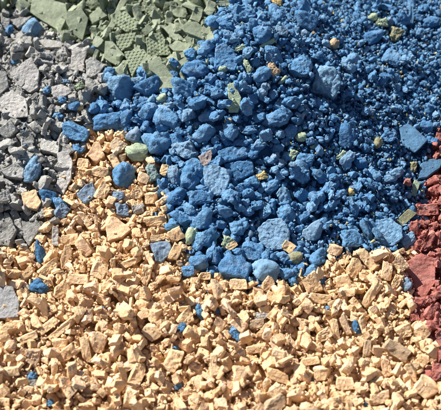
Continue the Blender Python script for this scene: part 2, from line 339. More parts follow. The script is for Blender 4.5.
# ------------------------------------------------------------------ pieces one can tell apart, placed one by one
# (kind, material key, u, v, width, height, turn, label)
B = [
 ('blue', None, 32, 28, 24, 22, 10, 'round cracked blue lump on the grey chips below the large green plate'),
 ('blue', None, 9, 30, 9, 13, 80, 'small upright blue lump left of the round cracked one'),
 ('blue', None, 14, 62, 9, 6, 20, 'small blue crumb above the large pitted grey plate'),
 ('blue', None, 66, 81, 7, 4, 0, 'tiny flat blue crumb between grey chips above the long grey wedge'),
 ('blue', None, 47, 90, 9, 8, 0, 'small blue lump just left of the wedge shaped grey chip'),
 ('blue', None, 62, 100, 10, 7, 0, 'small blue lump just under the wedge shaped grey chip'),
 ('blue', None, 74, 106, 14, 10, 0, 'blue lump left of the blue lump with the flat underside'),
 ('blue', None, 95, 48, 9, 6, 0, 'small dark blue crumb at the edge of the green chips'),
 ('blue', None, 33, 170, 29, 17, 72, 'large oval blue stone standing alone among grey chips'),
 ('blue', None, 75, 132, 30, 18, -25, 'knobbly long blue lump lying across grey chips'),
 ('blue', None, 58, 116, 12, 8, 10, 'small blue lump above the knobbly long blue lump'),
 ('blue', None, 78, 149, 15, 12, 0, 'dark blue lump right under the knobbly long blue lump'),
 ('blue', None, 108, 122, 32, 20, 12, 'long blue lump with flat underside next to beige granules'),
 ('blue', 'deep', 48, 196, 18, 14, 0, 'dark blue lump just right of the large square beige granule'),
 ('blue', None, 60, 204, 20, 12, -50, 'slanted blue shard below the dark blue lump on the grey border'),
 ('blue', 'deep', 39, 252, 27, 12, -72, 'tall dark blue shard among the beige granules at the left'),
 ('blue', 'deep', 39, 287, 20, 15, -20, 'dark blue hollow lump below the tall dark blue shard'),
 ('blue', 'slate', 62, 211, 14, 15, 60, 'slate blue lump with yellow specks touching the beige granules'),
 ('blue', 'slate', 122, 210, 15, 15, 0, 'slate blue block above the triangular beige granule'),
 ('blue', None, 121, 88, 31, 29, -60, 'large blocky blue stone under the dimpled green triangle'),
 ('blue', None, 149, 85, 30, 25, -20, 'large blue stone with rounded top under the long green strip'),
 ('blue', None, 183, 88, 27, 20, -10, 'large smooth blue stone right of the long green strip'),
 ('blue', None, 196, 69, 28, 20, 10, 'broad blue lump behind the large smooth blue stone'),
 ('blue', None, 206, 48, 19, 17, 0, 'rounded blue lump under the thick green bar'),
 ('blue', None, 190, 53, 12, 13, 0, 'small round blue lump at the green and blue border'),
 ('blue', None, 212, 22, 16, 14, 0, 'blue lump right above the thick green bar end'),
 ('blue', None, 124, 119, 22, 17, 20, 'blue lump below the large blocky blue stone'),
 ('blue', 'slate', 134, 135, 16, 17, 60, 'slate blue wedge left of the big round blue stone'),
 ('blue', None, 158, 141, 31, 29, 30, 'big round blue stone beside the pale green crumb'),
 ('blue', None, 148, 112, 18, 22, 70, 'blue lump above the big round blue stone'),
 ('blue', None, 166, 118, 26, 18, -20, 'long blue lump upper right of the big round blue stone'),
 ('blue', None, 188, 116, 18, 15, 60, 'squarish blue lump right of the long blue lump'),
 ('blue', None, 125, 176, 28, 26, -60, 'large rough blue lump sitting in beige granules'),
 ('blue', None, 185, 150, 25, 19, 15, 'blue lump left of the brown grey stone'),
 ('blue', None, 190, 178, 26, 21, 70, 'tall blue lump below the brown grey stone'),
 ('blue', None, 174, 175, 22, 13, -80, 'narrow upright blue lump left of the tall blue lump'),
 ('blue', None, 204, 133, 26, 18, 20, 'broad blue lump above the brown grey stone'),
 ('grey', 'brown', 206, 158, 18, 13, 40, 'brown grey stone among the blue lumps'),
 ('blue', None, 176, 197, 22, 18, 0, 'blue lump on the beige border left of the long blue arm'),
 ('blue', None, 200, 197, 26, 15, 5, 'long blue arm shaped lump below the tall blue lump'),
 ('blue', None, 172, 224, 18, 12, 10, 'blue lump above the slate blue chip sunk in beige'),
 ('blue', 'deep', 182, 219, 22, 12, -30, 'dark slanting blue lump above the yellow green crumb'),
 ('blue', None, 203, 219, 24, 20, 20, 'broad blue lump upper right of the yellow green crumb'),
 ('blue', None, 213, 252, 23, 13, 80, 'upright oval blue lump right of the yellow green crumb'),
 ('blue', None, 199, 262, 21, 17, -20, 'rough blue lump at the foot of the blue heap'),
 ('blue', None, 188, 271, 13, 11, 0, 'small blue lump half buried at the heap foot'),
 ('blue', None, 200, 241, 15, 20, 80, 'blue lump between the yellow green crumb and the oval lump'),
 ('blue', None, 279, 117, 29, 21, 0, 'rough blue clod left of the pale green lumps'),
 ('blue', None, 305, 160, 20, 15, 0, 'round blue lump below the pale green lumps'),
 ('blue', None, 250, 130, 18, 9, 10, 'flat blue lump above the long blue slab'),
 ('blue', None, 258, 145, 18, 11, 30, 'blue lump right of the long blue slab'),
 ('blue', None, 252, 183, 17, 15, 0, 'blue lump left of the yellow stone'),
 ('blue', None, 272, 186, 20, 12, 35, 'blue lump below the yellow stone'),
 ('blue', 'pale', 284, 196, 18, 14, -60, 'pale blue flake right under the yellow stone slope'),
 ('blue', None, 242, 13, 27, 22, 15, 'large blocky blue stone at the top edge'),
 ('blue', None, 228, 25, 22, 13, -20, 'blue lump just below left of the large blocky top stone'),
 ('blue', None, 263, 35, 22, 20, 0, 'rough blue clod below right of the large blocky top stone'),
 ('blue', None, 306, 21, 27, 22, -5, 'large smooth round blue stone near the top'),
 ('blue', None, 275, 15, 19, 22, 70, 'tall blue lump between the two large top stones'),
 ('blue', 'pale', 327, 82, 33, 29, 70, 'largest pale dusty blue stone in the upper heap'),
 ('blue', None, 300, 66, 26, 24, 0, 'blue clod between the tan crumb and the largest pale blue stone'),
 ('blue', None, 262, 75, 22, 18, 0, 'blue clod left of the tan crumb'),
 ('blue', None, 350, 62, 20, 24, 70, 'long blue clod right of the largest pale blue stone'),
 ('blue', None, 374, 36, 24, 16, 30, 'blue clod left of the olive round stone'),
 ('blue', 'flatblue', 411, 18, 28, 6, 86, 'thin upright blue rod right of the olive round stone'),
 ('blue', None, 432, 22, 22, 13, 5, 'flat blue clod at the upper right edge'),
 ('blue', None, 392, 58, 20, 19, -30, 'blue clod below the olive round stone'),
 ('blue', None, 394, 175, 23, 13, 15, 'long blue clod left of the green strip by the red chips'),
 ('blue', None, 361, 163, 15, 12, 0, 'round blue clod above the gold crumb'),
 ('blue', None, 388, 137, 16, 14, 60, 'blue clod left of the flat blue plate'),
 ('blue', None, 346, 136, 25, 22, 60, 'large rough blue clod with yellow crumb on it'),
 ('blue', None, 348, 160, 22, 14, 50, 'pointed blue clod below the large rough clod'),
 ('blue', None, 427, 126, 16, 13, -50, 'blue clod upper right of the flat blue plate'),
 ('blue', 'flatblue', 367, 230, 25, 9, -62, 'slanted blue stick in the lower right blue heap'),
 ('blue', 'flatblue', 378, 235, 17, 8, -60, 'short blue stick right beside the slanted stick'),
 ('blue', None, 352, 238, 22, 18, 0, 'dark blue lump left of the slanted blue stick'),
 ('blue', None, 236, 268, 33, 31, 20, 'largest rough blue lump at the foot of the blue heap'),
 ('blue', 'pale', 265, 271, 29, 23, -15, 'pale dome shaped blue stone next to beige granules'),
 ('blue', None, 313, 231, 23, 21, 10, 'rough pitted blue lump right of the large faceted blue stone'),
 ('blue', None, 286, 214, 20, 17, -60, 'blue lump behind the large faceted blue stone'),
 ('blue', None, 240, 228, 20, 16, 10, 'blue lump left of the large faceted blue stone'),
 ('blue', None, 252, 251, 22, 18, -20, 'blue lump between the largest rough lump and the faceted stone'),
 ('blue', None, 318, 257, 20, 16, 20, 'dark blue lump behind the front beige granules'),
 ('blue', None, 287, 273, 15, 12, 20, 'small blue lump right of the pale dome shaped stone'),
 ('blue', None, 409, 240, 18, 14, 40, 'blue lump left of the red stick'),
 ('blue', None, 200, 312, 16, 8, -80, 'small upright blue chip loose on the beige granules'),
 ('blue', 'deep', 181, 328, 11, 10, 0, 'dark blue chip in a hollow of the beige granules'),
 ('blue', None, 175, 348, 8, 4, 0, 'tiny flat blue chip under the dark blue chip'),
 ('blue', None, 178, 386, 8, 7, 40, 'tiny blue chip near the bottom middle'),
 ('blue', None, 218, 311, 6, 6, 0, 'tiny blue chip right of the small upright one'),
 ('blue', None, 235, 333, 15, 10, -42, 'bright blue oval chip on the beige granules'),
 ('blue', 'deep', 357, 328, 16, 8, -78, 'curved blue chip behind the two beige sticks'),
 ('blue', None, 32, 376, 11, 8, 20, 'blue chip in a hollow at the lower left'),
 ('blue', None, 50, 403, 7, 8, 60, 'tiny blue chip at the bottom left edge'),
 ('blue', 'slate', 407, 285, 14, 10, 60, 'dull blue lump left of the big red flake'),
 ('blue', 'slate', 118, 196, 14, 10, 0, 'slate blue chip under the large rough blue lump'),
 ('grey', None, 61, 55, 18, 16, 20, 'grey block left of the upright rectangular grey chip'),
 ('grey', None, 139, 209, 13, 11, 20, 'grey chip between slate blue block and beige granules'),
 ('grey', 'palegrey', 262, 316, 14, 8, 5, 'small pale grey chip loose on the beige granules'),
 ('grey', None, 34, 383, 10, 7, 0, 'grey chip under the blue chip in the lower left hollow'),
 ('grey', None, 8, 130, 18, 17, 30, 'grey block at the left edge below the big flat one'),
 ('grey', None, 37, 127, 16, 13, -50, 'grey block above the slab left of the knobbly blue lump'),
 ('yellow', 'palegreen', 137, 152, 26, 19, -10, 'large pale green crumb left of the big round blue stone'),
 ('yellow', 'mint', 153, 172, 20, 14, -75, 'grey green lump between blue lumps and beige granules'),
 ('yellow', 'palegreen', 191, 236, 19, 12, 70, 'yellow green crumb at the foot of the blue heap'),
 ('yellow', 'gold', 261, 176, 14, 9, 18, 'yellow stone on the blue lumps'),
 ('yellow', 'gold', 228, 122, 8, 8, 0, 'round beige crumb left of the rough blue clod'),
 ('yellow', 'palegreen', 231, 104, 13, 10, 20, 'pale green crumb under the upright green chip'),
 ('yellow', 'palegreen', 301, 137, 13, 10, 0, 'pale green lump right of the rough blue clod'),
 ('yellow', 'palegreen', 292, 155, 13, 9, 60, 'pale green lump below the pair of pale lumps'),
 ('yellow', 'palegreen', 314, 147, 9, 5, 0, 'small flat pale green crumb at the right of the pale lumps'),
 ('yellow', 'olive', 395, 34, 17, 15, 60, 'olive round stone on the upper right blue heap'),
 ('yellow', 'palegreen', 373, 17, 12, 9, 10, 'pale green lump left of a paler one above the olive stone'),
 ('yellow', 'palegreen', 382, 22, 14, 11, 0, 'pale green lump touching the olive round stone'),
 ('yellow', 'tan', 334, 44, 13, 11, 50, 'tan crumb above the largest pale blue stone'),
 ('yellow', 'tan', 274, 69, 16, 11, -60, 'tan crumb in the middle of the upper blue heap'),
 ('yellow', 'palegreen', 283, 80, 13, 5, 40, 'curved pale green sliver below the tan crumb'),
 ('yellow', 'palegreen', 248, 66, 16, 8, -65, 'pale green sliver left of the tan crumb'),
 ('yellow', 'palegreen', 268, 43, 20, 6, 25, 'thin pale green sliver above the tan crumb'),
 ('yellow', 'palegreen', 240, 48, 13, 6, 25, 'flat pale green crumb right of the wedge shaped blue stone'),
 ('yellow', 'palegreen', 222, 69, 11, 8, 0, 'pale green crumb at the foot of the wedge shaped blue stone'),
 ('yellow', 'gold', 277, 2, 13, 7, -20, 'beige crumb at the top edge between large blue stones'),
 ('yellow', 'gold', 351, 192, 9, 8, -60, 'gold crumb in the right blue crumbs'),
 ('yellow', 'palegreen', 341, 155, 14, 6, 35, 'pale green sliver left of the pointed blue clod'),
 ('yellow', 'olive', 378, 143, 13, 9, 70, 'olive tan crumb in the middle of the right blue crumbs'),
 ('yellow', 'olive', 413, 167, 13, 8, 80, 'olive crumb left of the smooth blue flake'),
 ('yellow', 'olive', 295, 258, 17, 13, 0, 'dark olive stone right of the beige chip on blue'),
 ('yellow', 'palegreen', 226, 242, 14, 11, 60, 'pale green lump left of the faceted blue stone'),
 ('yellow', 'palegreen', 162, 98, 12, 9, 20, 'pale green crumb under the large round topped blue stone'),
 ('yellow', 'palegreen', 79, 86, 12, 8, 30, 'pale green crumb in the grey chips'),
 ('yellow', 'gold', 80, 108, 9, 6, 0, 'small beige crumb between grey chips and blue stones'),
 ('beige', None, 83, 163, 14, 11, 0, 'beige granule just right of the dark blue lump'),
 ('beige', None, 100, 172, 20, 12, -10, 'beige granule above the slate blue wedge'),
 ('beige', None, 103, 191, 22, 13, 60, 'long beige granule right of the slate blue wedge'),
 ('beige', None, 118, 146, 17, 15, -30, 'beige block under the long blue lump with flat underside'),
 ('beige', None, 114, 160, 16, 10, -60, 'beige granule left of the large pale green crumb'),
 ('beige', None, 143, 178, 15, 13, -30, 'beige granule left of the grey green lump'),
 ('beige', None, 137, 193, 15, 14, 30, 'beige granule right of the large rough blue lump'),
 ('beige', None, 151, 198, 13, 14, 0, 'square beige granule below the grey green lump'),
 ('beige', None, 164, 170, 9, 14, 80, 'small beige granule between blue lumps'),
 ('beige', None, 66, 257, 27, 10, 72, 'long upright beige stick right of the tall dark blue shard'),
 ('beige', None, 49, 268, 25, 11, 38, 'slanting beige block below the tall dark blue shard'),
 ('beige', None, 28, 273, 19, 9, 50, 'slanting beige block left of the dark blue hollow lump'),
 ('beige', None, 70, 240, 20, 13, 10, 'beige block right of the upright grey sliver'),
 ('beige', None, 83, 246, 25, 14, -55, 'beige slab leaning right of the long upright stick'),
 ('beige', None, 85, 219, 22, 9, -55, 'long beige granule below the slate blue wedge'),
 ('beige', None, 100, 268, 22, 17, 60, 'big faceted beige granule left of the slate chip'),
 ('beige', None, 78, 279, 25, 11, 0, 'long flat beige granule in the left beige heap'),
 ('beige', None, 62, 290, 20, 14, 40, 'pointed beige granule right of the dark blue hollow lump'),
 ('beige', None, 154, 221, 24, 11, 5, 'beige block left of the dark slanting blue lump'),
 ('beige', None, 157, 238, 14, 8, 5, 'small beige brick on top of the slate blue chip'),
 ('beige', None, 176, 235, 16, 15, 30, 'beige block left of the yellow green crumb'),
 ('beige', None, 175, 253, 20, 12, 60, 'oval beige granule right of the slate blue chip'),
 ('beige', None, 146, 275, 24, 11, 75, 'upright beige granule below the slate blue chip'),
 ('beige', None, 131, 262, 24, 8, 20, 'long beige granule left of the slate blue chip'),
 ('beige', None, 238, 284, 21, 12, 5, 'beige block under the largest rough blue lump'),
 ('beige', None, 268, 284, 16, 12, 50, 'beige block under the pale dome shaped stone'),
 ('beige', None, 312, 284, 24, 18, -65, 'big beige block in front of the blue heap'),
 ('beige', None, 320, 299, 24, 11, -5, 'flat beige granule under the big block'),
 ('beige', None, 288, 247, 14, 12, -30, 'beige chip resting on the large faceted blue stone'),
 ('beige', None, 231, 246, 15, 8, 28, 'tan rough chip on blue lumps left of the faceted stone'),
 ('beige', None, 205, 276, 15, 9, -5, 'small beige brick at the foot of the blue heap'),
 ('beige', None, 335, 250, 16, 12, -20, 'beige block at the blue border below the dark blue lump'),
 ('beige', None, 367, 259, 29, 12, -48, 'long beige block leaning at the top of the right beige heap'),
 ('beige', None, 354, 268, 21, 14, 60, 'beige granule left of the long leaning block'),
 ('beige', None, 400, 264, 20, 14, -50, 'beige block left of the big red flake'),
 ('beige', None, 387, 271, 20, 12, 80, 'upright beige granule beside the red strings'),
 ('beige', None, 371, 295, 32, 10, 58, 'long beige stick below the long leaning block'),
 ('beige', None, 342, 281, 18, 13, 10, 'broad beige granule left of the long stick'),
 ('beige', None, 396, 282, 18, 9, 60, 'narrow beige granule left of the dull blue lump'),
 ('beige', None, 63, 328, 38, 8, 38, 'longest thin beige stick in the lower left'),
 ('beige', None, 48, 326, 24, 9, 42, 'thin beige stick left of the longest one'),
 ('beige', 'dimpled_beige', 98, 342, 21, 17, 75, 'dimpled oval beige chip in the lower left heap'),
 ('beige', 'dimpled_beige', 60, 344, 16, 12, 0, 'rounded dimpled beige chip under the longest thin stick'),
 ('beige', None, 86, 350, 28, 10, -80, 'upright beige slab left of the dimpled oval chip'),
 ('beige', None, 67, 354, 22, 13, 40, 'flat beige chip below the rounded dimpled chip'),
 ('beige', None, 27, 338, 24, 9, 20, 'curved beige granule at the lower left'),
 ('beige', None, 33, 357, 16, 18, 80, 'square beige granule above the lower left hollow'),
 ('beige', None, 137, 375, 25, 14, 62, 'pale beige block slanting near the bottom middle'),
 ('beige', None, 173, 361, 24, 16, 70, 'pale smooth beige slab right of the slanting pale block'),
 ('beige', 'dimpled_beige', 152, 332, 19, 16, -40, 'pitted beige slab in the lower middle heap'),
 ('beige', None, 186, 318, 18, 14, 50, 'beige block left of the small upright blue chip'),
 ('beige', 'tan', 257, 324, 16, 10, 10, 'tan granule under the small pale grey chip'),
 ('beige', None, 256, 349, 22, 9, 14, 'flat beige slab below the tan granule'),
 ('beige', None, 276, 375, 27, 12, -24, 'rough long beige slab near the bottom middle'),
 ('beige', None, 324, 335, 21, 12, 28, 'beige brick left of the two beige sticks'),
 ('beige', None, 322, 373, 18, 14, 0, 'squarish beige granule at the lower right'),
 ('beige', None, 310, 361, 21, 8, 12, 'flat beige granule above the squarish one'),
 ('beige', 'tan', 275, 404, 24, 14, 30, 'tan wedge cut by the bottom edge'),
 ('beige', None, 345, 325, 26, 8, -70, 'right one of two parallel beige sticks'),
 ('beige', None, 335, 330, 24, 8, -80, 'left one of two parallel beige sticks'),
 ('beige', 'tan', 396, 350, 28, 15, -28, 'tan rough slab in the right beige heap'),
 ('beige', 'tan', 367, 349, 20, 8, 80, 'upright tan granule left of the tan rough slab'),
 ('beige', None, 386, 367, 22, 10, -80, 'upright beige slab below the tan rough slab'),
 ('beige', 'dimpled_beige', 427, 388, 25, 20, -40, 'large beige cube at the lower right corner'),
 ('beige', None, 345, 383, 19, 14, 10, 'rounded beige granule left of the large cube'),
 ('beige', None, 422, 331, 18, 16, -10, 'beige block under the red crumbs'),
 ('beige', None, 404, 331, 18, 14, 20, 'beige block left of the block under the red crumbs'),
 ('beige', None, 380, 398, 20, 12, 15, 'beige granule at the bottom right edge'),
 ('beige', None, 4, 402, 12, 9, 0, 'smooth orange beige granule in the bottom left corner'),
 ('red', None, 428, 243, 27, 9, 62, 'long red stick above the big red flake'),
 ('red', None, 427, 210, 22, 14, 10, 'red lump at the right edge above the red stick'),
 ('red', None, 421, 223, 14, 7, -25, 'small red flake left of the top of the red stick'),
 ('red', None, 434, 226, 11, 8, 20, 'small red lump above the red stick'),
 ('red', None, 436, 190, 14, 12, 40, 'red lump right of the green strip'),
 ('red', None, 439, 137, 8, 9, 80, 'red crumb at the right edge by the flat blue plate'),
 ('red', None, 391, 262, 24, 3, -15, 'thin red string across the beige granules'),
 ('red', None, 395, 292, 8, 5, -50, 'tiny red chip on the beige granules'),
 ('red', None, 437, 295, 14, 9, 40, 'red lump right below the big red flake'),
 ('red', None, 415, 317, 10, 8, 0, 'red crumb between beige blocks and red crumbs'),
 ('red', None, 437, 372, 12, 18, 80, 'pink red lump at the right edge above the large cube'),
 ('red', None, 420, 302, 10, 10, 0, 'red crumb under the tip of the big red flake'),
 ('red', None, 408, 182, 8, 9, 70, 'small red crumb left of the green strip'),
 ('green', None, 169, 18, 15, 9, 85, 'upright rounded green granule behind the green bars'),
 ('green', None, 196, 15, 17, 13, 70, 'green block above the thick green bar'),
 ('green', None, 210, 8, 17, 13, 75, 'pale green block at the top next to blue'),
 ('green', None, 178, 12, 20, 12, -10, 'pale green block left of the block above the bar'),
 ('green', None, 170, 5, 17, 9, 10, 'green block at the top edge above the rounded granule'),
 ('green', None, 226, 3, 18, 8, 5, 'green chip at the top edge on the blue stones'),
 ('green', None, 94, 4, 14, 10, 30, 'green block at the top edge right of the large green plate'),
]
# traced outlines: (kind, material, outline in photo pixels, thickness, tilt towards camera 0..1, label)
P = [
 ('green', None, [(32, 0), (48, -1), (66, 4), (68, 15), (60, 32), (30, 12)], 8, .5, 'large smooth green plate at the upper left'),
 ('green', None, [(66, 11), (82, 9), (88, 18), (83, 40), (73, 34), (66, 22)], 10, .7, 'blocky pale green chip right of the large green plate'),
 ('green', None, [(89, 15), (101, 5), (109, 15), (93, 24)], 7, .4, 'pale green flake right of the blocky pale green chip'),
 ('grey', 'pitted', [(9, 73), (22, 62), (31, 57), (39, 72), (38, 88), (30, 94), (17, 86)], 8, .6, 'large pitted grey plate at the left'),
 ('grey', 'palegrey', [(72, 46), (86, 50), (84, 72), (71, 69)], 7, .7, 'upright rectangular pale grey chip'),
 ('grey', None, [(86, 59), (95, 58), (106, 65), (96, 76), (86, 80)], 7, .5, 'wedge of grey between the rectangular chip and the blue stones'),
 ('grey', None, [(38, 39), (50, 38), (65, 43), (60, 48), (46, 48)], 5, .3, 'thin grey plate right of the round cracked blue lump'),
 ('grey', 'pitted', [(51, 86), (60, 83), (73, 92), (60, 98), (54, 97)], 7, .4, 'wedge shaped grey chip right of the small blue lump'),
 ('grey', None, [(-6, 70), (6, 72), (9, 86), (0, 94), (-6, 92)], 8, .5, 'grey block cut by the left edge'),
 ('grey', 'palegrey', [(-3, 100), (12, 89), (26, 98), (28, 116), (14, 119), (-3, 111)], 9, .5, 'big flat grey block at the left edge'),
 ('grey', None, [(10, 20), (22, 17), (31, 18), (18, 28)], 6, .3, 'pale grey flake above the round cracked blue lump'),
 ('grey', 'palegrey', [(57, 153), (66, 150), (73, 162), (71, 180), (63, 195), (55, 190), (60, 172), (56, 160)], 8, .6, 'long curved grey chip right of the oval blue stone'),
 ('grey', None, [(41, 137), (59, 142), (58, 154), (40, 150)], 8, .4, 'grey slab left of the knobbly long blue lump'),
 ('grey', None, [(0, 170), (17, 160), (25, 167), (22, 180), (5, 176)], 9, .5, 'grey block left of the oval blue stone'),
 ('grey', None, [(22, 221), (37, 219), (41, 228), (30, 246), (22, 236)], 7, .6, 'triangular grey chip above the tall dark blue shard'),
 ('grey', None, [(-4, 222), (9, 217), (17, 229), (10, 246), (-4, 245)], 8, .5, 'dark grey block at the left edge beside beige granules'),
 ('grey', None, [(52, 224), (58, 227), (59, 247), (51, 246)], 5, .7, 'upright grey sliver in the beige granules'),
 ('grey', 'shadegrey', [(-6, 282), (12, 287), (19, 302), (18, 317), (-6, 319)], 9, .6, 'big grey slab at the left edge among beige granules'),
 ('beige', None, [(21, 192), (35, 188), (42, 202), (36, 209), (24, 207)], 10, .5, 'large square beige granule at the top left of the beige heap'),
 ('blue', 'slate', [(76, 193), (84, 185), (94, 181), (97, 194), (86, 205)], 7, .6, 'slate blue wedge in the beige granules'),
 ('beige', None, [(87, 154), (93, 142), (98, 142), (105, 156), (96, 162)], 9, .5, 'pointed beige granule under the blue lumps'),
 ('blue', 'slate', [(149, 243), (160, 240), (169, 241), (171, 253), (162, 264), (155, 261)], 8, .6, 'slate blue chip sunk in the beige granules'),
 ('beige', None, [(107, 228), (112, 216), (118, 217), (131, 230), (122, 238), (108, 242)], 10, .5, 'triangular beige granule below the slate blue block'),
 ('blue', None, [(203, 166), (214, 163), (227, 167), (231, 178), (223, 196), (206, 194)], 12, .7, 'broad upright blue stone right of the tall blue lump'),
 ('blue', None, [(217, 150), (232, 146), (245, 147), (249, 156), (234, 160), (219, 161)], 9, .4, 'long blue slab with pale top'),
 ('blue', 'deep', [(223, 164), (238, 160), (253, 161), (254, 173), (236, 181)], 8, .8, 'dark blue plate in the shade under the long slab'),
 ('blue', None, [(215, 47), (224, 42), (232, 48), (239, 61), (236, 71), (214, 69)], 12, .6, 'wedge shaped blue stone right of the green chips'),
 ('green', 'palegreen', [(228, 84), (235, 82), (242, 97), (238, 113), (229, 112)], 5, .7, 'upright pale green chip on the blue heap'),
 ('blue', 'flatblue', [(399, 127), (408, 122), (418, 130), (429, 140), (415, 153), (402, 144)], 8, .6, 'flat smooth blue plate at the right'),
 ('blue', 'flatblue', [(420, 164), (430, 159), (444, 158), (440, 168), (427, 178), (418, 179)], 7, .5, 'smooth blue flake at the right edge above the red chips'),
 ('green', 'palegreen', [(415, 179), (421, 183), (416, 197), (411, 195)], 4, .6, 'small pale green strip left of the red chips'),
 ('blue', None, [(376, 219), (392, 218), (402, 226), (403, 237), (392, 246), (378, 243)], 10, .6, 'rounded dark blue slab behind the short stick'),
 ('green', 'olive', [(396, 221), (409, 208), (417, 213), (403, 227)], 4, .6, 'olive green strip above the dark blue slab'),
 ('blue', None, [(257, 227), (268, 220), (283, 218), (290, 231), (288, 249), (268, 251), (259, 240)], 13, .7, 'large faceted blue stone at the heap foot'),
 ('green', 'dimpled', [(124, 52), (144, 49), (148, 55), (139, 66), (132, 77)], 5, .75, 'dimpled green triangle above the large blocky blue stone'),
 ('green', 'dimpled', [(146, 38), (153, 33), (161, 32), (167, 42), (172, 55), (147, 56)], 5, .75, 'dimpled green flake right of the dimpled triangle'),
 ('green', 'dimpled', [(117, 15), (125, 11), (135, 20), (145, 28), (126, 32), (113, 23)], 4, .6, 'long dimpled green flake near the top'),
 ('green', 'dimpled', [(116, 35), (137, 32), (131, 46), (122, 51), (116, 44)], 4, .6, 'dimpled green flake above left of the dimpled triangle'),
 ('green', 'dimpled', [(143, -2), (157, -2), (156, 11), (150, 14), (145, 12)], 4, .7, 'dimpled green chip cut by the top edge'),
 ('green', None, [(105, 40), (112, 41), (125, 55), (118, 66), (103, 58)], 5, .7, 'smooth green plate left of the dimpled triangle'),
 ('green', None, [(148, 61), (157, 56), (168, 68), (179, 80), (171, 88), (160, 78), (149, 69)], 5, .7, 'long green strip between two large blue stones'),
 ('green', None, [(113, 71), (125, 61), (129, 74), (120, 78)], 4, .6, 'small green flake under the smooth green plate'),
 ('green', None, [(176, 63), (192, 50), (195, 55), (180, 68)], 5, .4, 'thin green strip pointing at the blue lumps'),
 ('green', None, [(181, 26), (188, 22), (197, 22), (213, 34), (212, 43), (200, 38), (184, 32)], 7, .4, 'thick green bar touching the blue lumps'),
 ('green', None, [(162, 27), (170, 26), (185, 40), (180, 44), (172, 39)], 5, .5, 'narrow green strip below the rounded green granule'),
 ('green', None, [(168, 45), (178, 41), (193, 44), (186, 51), (174, 51)], 5, .4, 'flat green flake above the thin green strip'),
 ('green', None, [(107, 28), (121, -2), (127, 0), (113, 30)], 5, .6, 'long slanting green stick at the top'),
 ('red', None, [(405, 264), (413, 257), (421, 253), (436, 258), (435, 281), (425, 299), (417, 295)], 8, .7, 'big smooth red flake at the right edge'),
]
CENTRE = []
def hero_mesh(name, v, fc): return (v, fc)
def add_hero_B(kind, mk, u, v, wd, hg, ang, label, idx):
    r = max(wd, hg)/2; wd = max(wd, hg) if False else wd
    c = surf(u, v, .32*min(wd, hg)/2 + 1.5)
    a = math.radians(ang); e1 = rt*math.cos(a) + up*math.sin(a); e2 = -rt*math.sin(a) + up*math.cos(a); e3 = -f
    if kind == 'beige': wd *= .93; hg *= .93
    lw, lh = max(wd, hg)/2, min(wd, hg)/2
    if kind == 'blue':
        hard = mk in ('pale', 'slate', 'flatblue') or idx % 3 == 0
        cand = list(range(0, 36)) if hard else list(range(0, 14)) + list(range(36, 66))
    else: cand = list(range(len(LIB[kind])))
    n = cand[(idx*7+3) % len(cand)]
    V = LIB[kind][n][1][0]; q = V
    ex = (V.max(0)-V.min(0))/2; o = np.argsort(-ex) ; mid = (V.max(0)+V.min(0))/2
    # longest local axis to the long image axis
    A = np.zeros((3, 3)); dep = .62*lh + .15*lw
    fit = [lw/ex[o[0]], lh/ex[o[1]], dep/ex[o[2]]]
    A[:, o[0]] = e1*fit[0]; A[:, o[1]] = e2*fit[1]; A[:, o[2]] = e3*fit[2]
    if np.linalg.det(A) < 0: A[:, o[2]] *= -1
    c = c - A @ mid
    W = V @ A.T + c; WS.append(W)
    pieces.append(dict(kind=kind, var=n, A=A, pos=c, dia=2*lw, hero=label, mat=mk))
def add_hero_P(kind, mk, poly, th, tilt, label, idx):
    pu = np.mean([p[0] for p in poly]); pv = np.mean([p[1] for p in poly])
    n = (1-tilt)*np.array([0, 0, 1.0]) + tilt*(-f) + np.array([((idx*37) % 11-5)*.035, ((idx*53) % 11-5)*.02, 0]); n /= np.linalg.norm(n)
    c = surf(pu, pv, th*.45 + 1.0); pts = []
    for (a, b) in poly:
        d = ray(a, b); t = ((c-CAM) @ n)/(d @ n); pts.append(CAM + d*t)
    ax = pts[1]-pts[0]; ax /= np.linalg.norm(ax); ay = np.cross(n, ax); M3 = np.stack([ax, ay, n], 1)
    L = [M3.T @ (p-c) for p in pts]; area = sum(L[i][0]*L[(i+1) % len(L)][1]-L[(i+1) % len(L)][0]*L[i][1] for i in range(len(L)))
    if area < 0: L = L[::-1]
    bm = bmesh.new(); r = random.Random(idx)
    top = [bm.verts.new(Vector((q[0], q[1], q[2]))) for q in L]
    bot = [bm.verts.new(Vector((q[0]*r.uniform(.8, 1.02), q[1]*r.uniform(.8, 1.02), q[2]-th*r.uniform(.8, 1.15)))) for q in L]
    bm.faces.new(top); bm.faces.new(bot[::-1])
    for i in range(len(L)): j = (i+1) % len(L); bm.faces.new([top[j], top[i], bot[i], bot[j]])
    bmesh.ops.triangulate(bm, faces=[q for q in bm.faces if len(q.verts) > 4])
    bmesh.ops.recalc_face_normals(bm, faces=bm.faces)
    s = 12.0; bmesh.ops.scale(bm, vec=(1/s,)*3, verts=bm.verts)
    flat = mk in ('dimpled', 'flatblue') or kind == 'green'
    o = refine(bm, .11, .05 if flat else .10, .012 if flat else .035 if kind != 'blue' else .055, 2000+idx, .045 if kind != 'blue' else .09)
    W = (o[1][0]*s) @ M3.T + c; WS.append(W)
    pieces.append(dict(kind=kind, var=None, own=(o[1][0]*s, o[1][1]), A=M3, pos=c, dia=th*3, hero=label, mat=mk))
for i, e in enumerate(B): add_hero_B(*e, i)
for i, e in enumerate(P): add_hero_P(*e, i)
HERO_DEPTH = np.full((426, 457), -1e9)
hd = np.full((426, 457), 1e9)
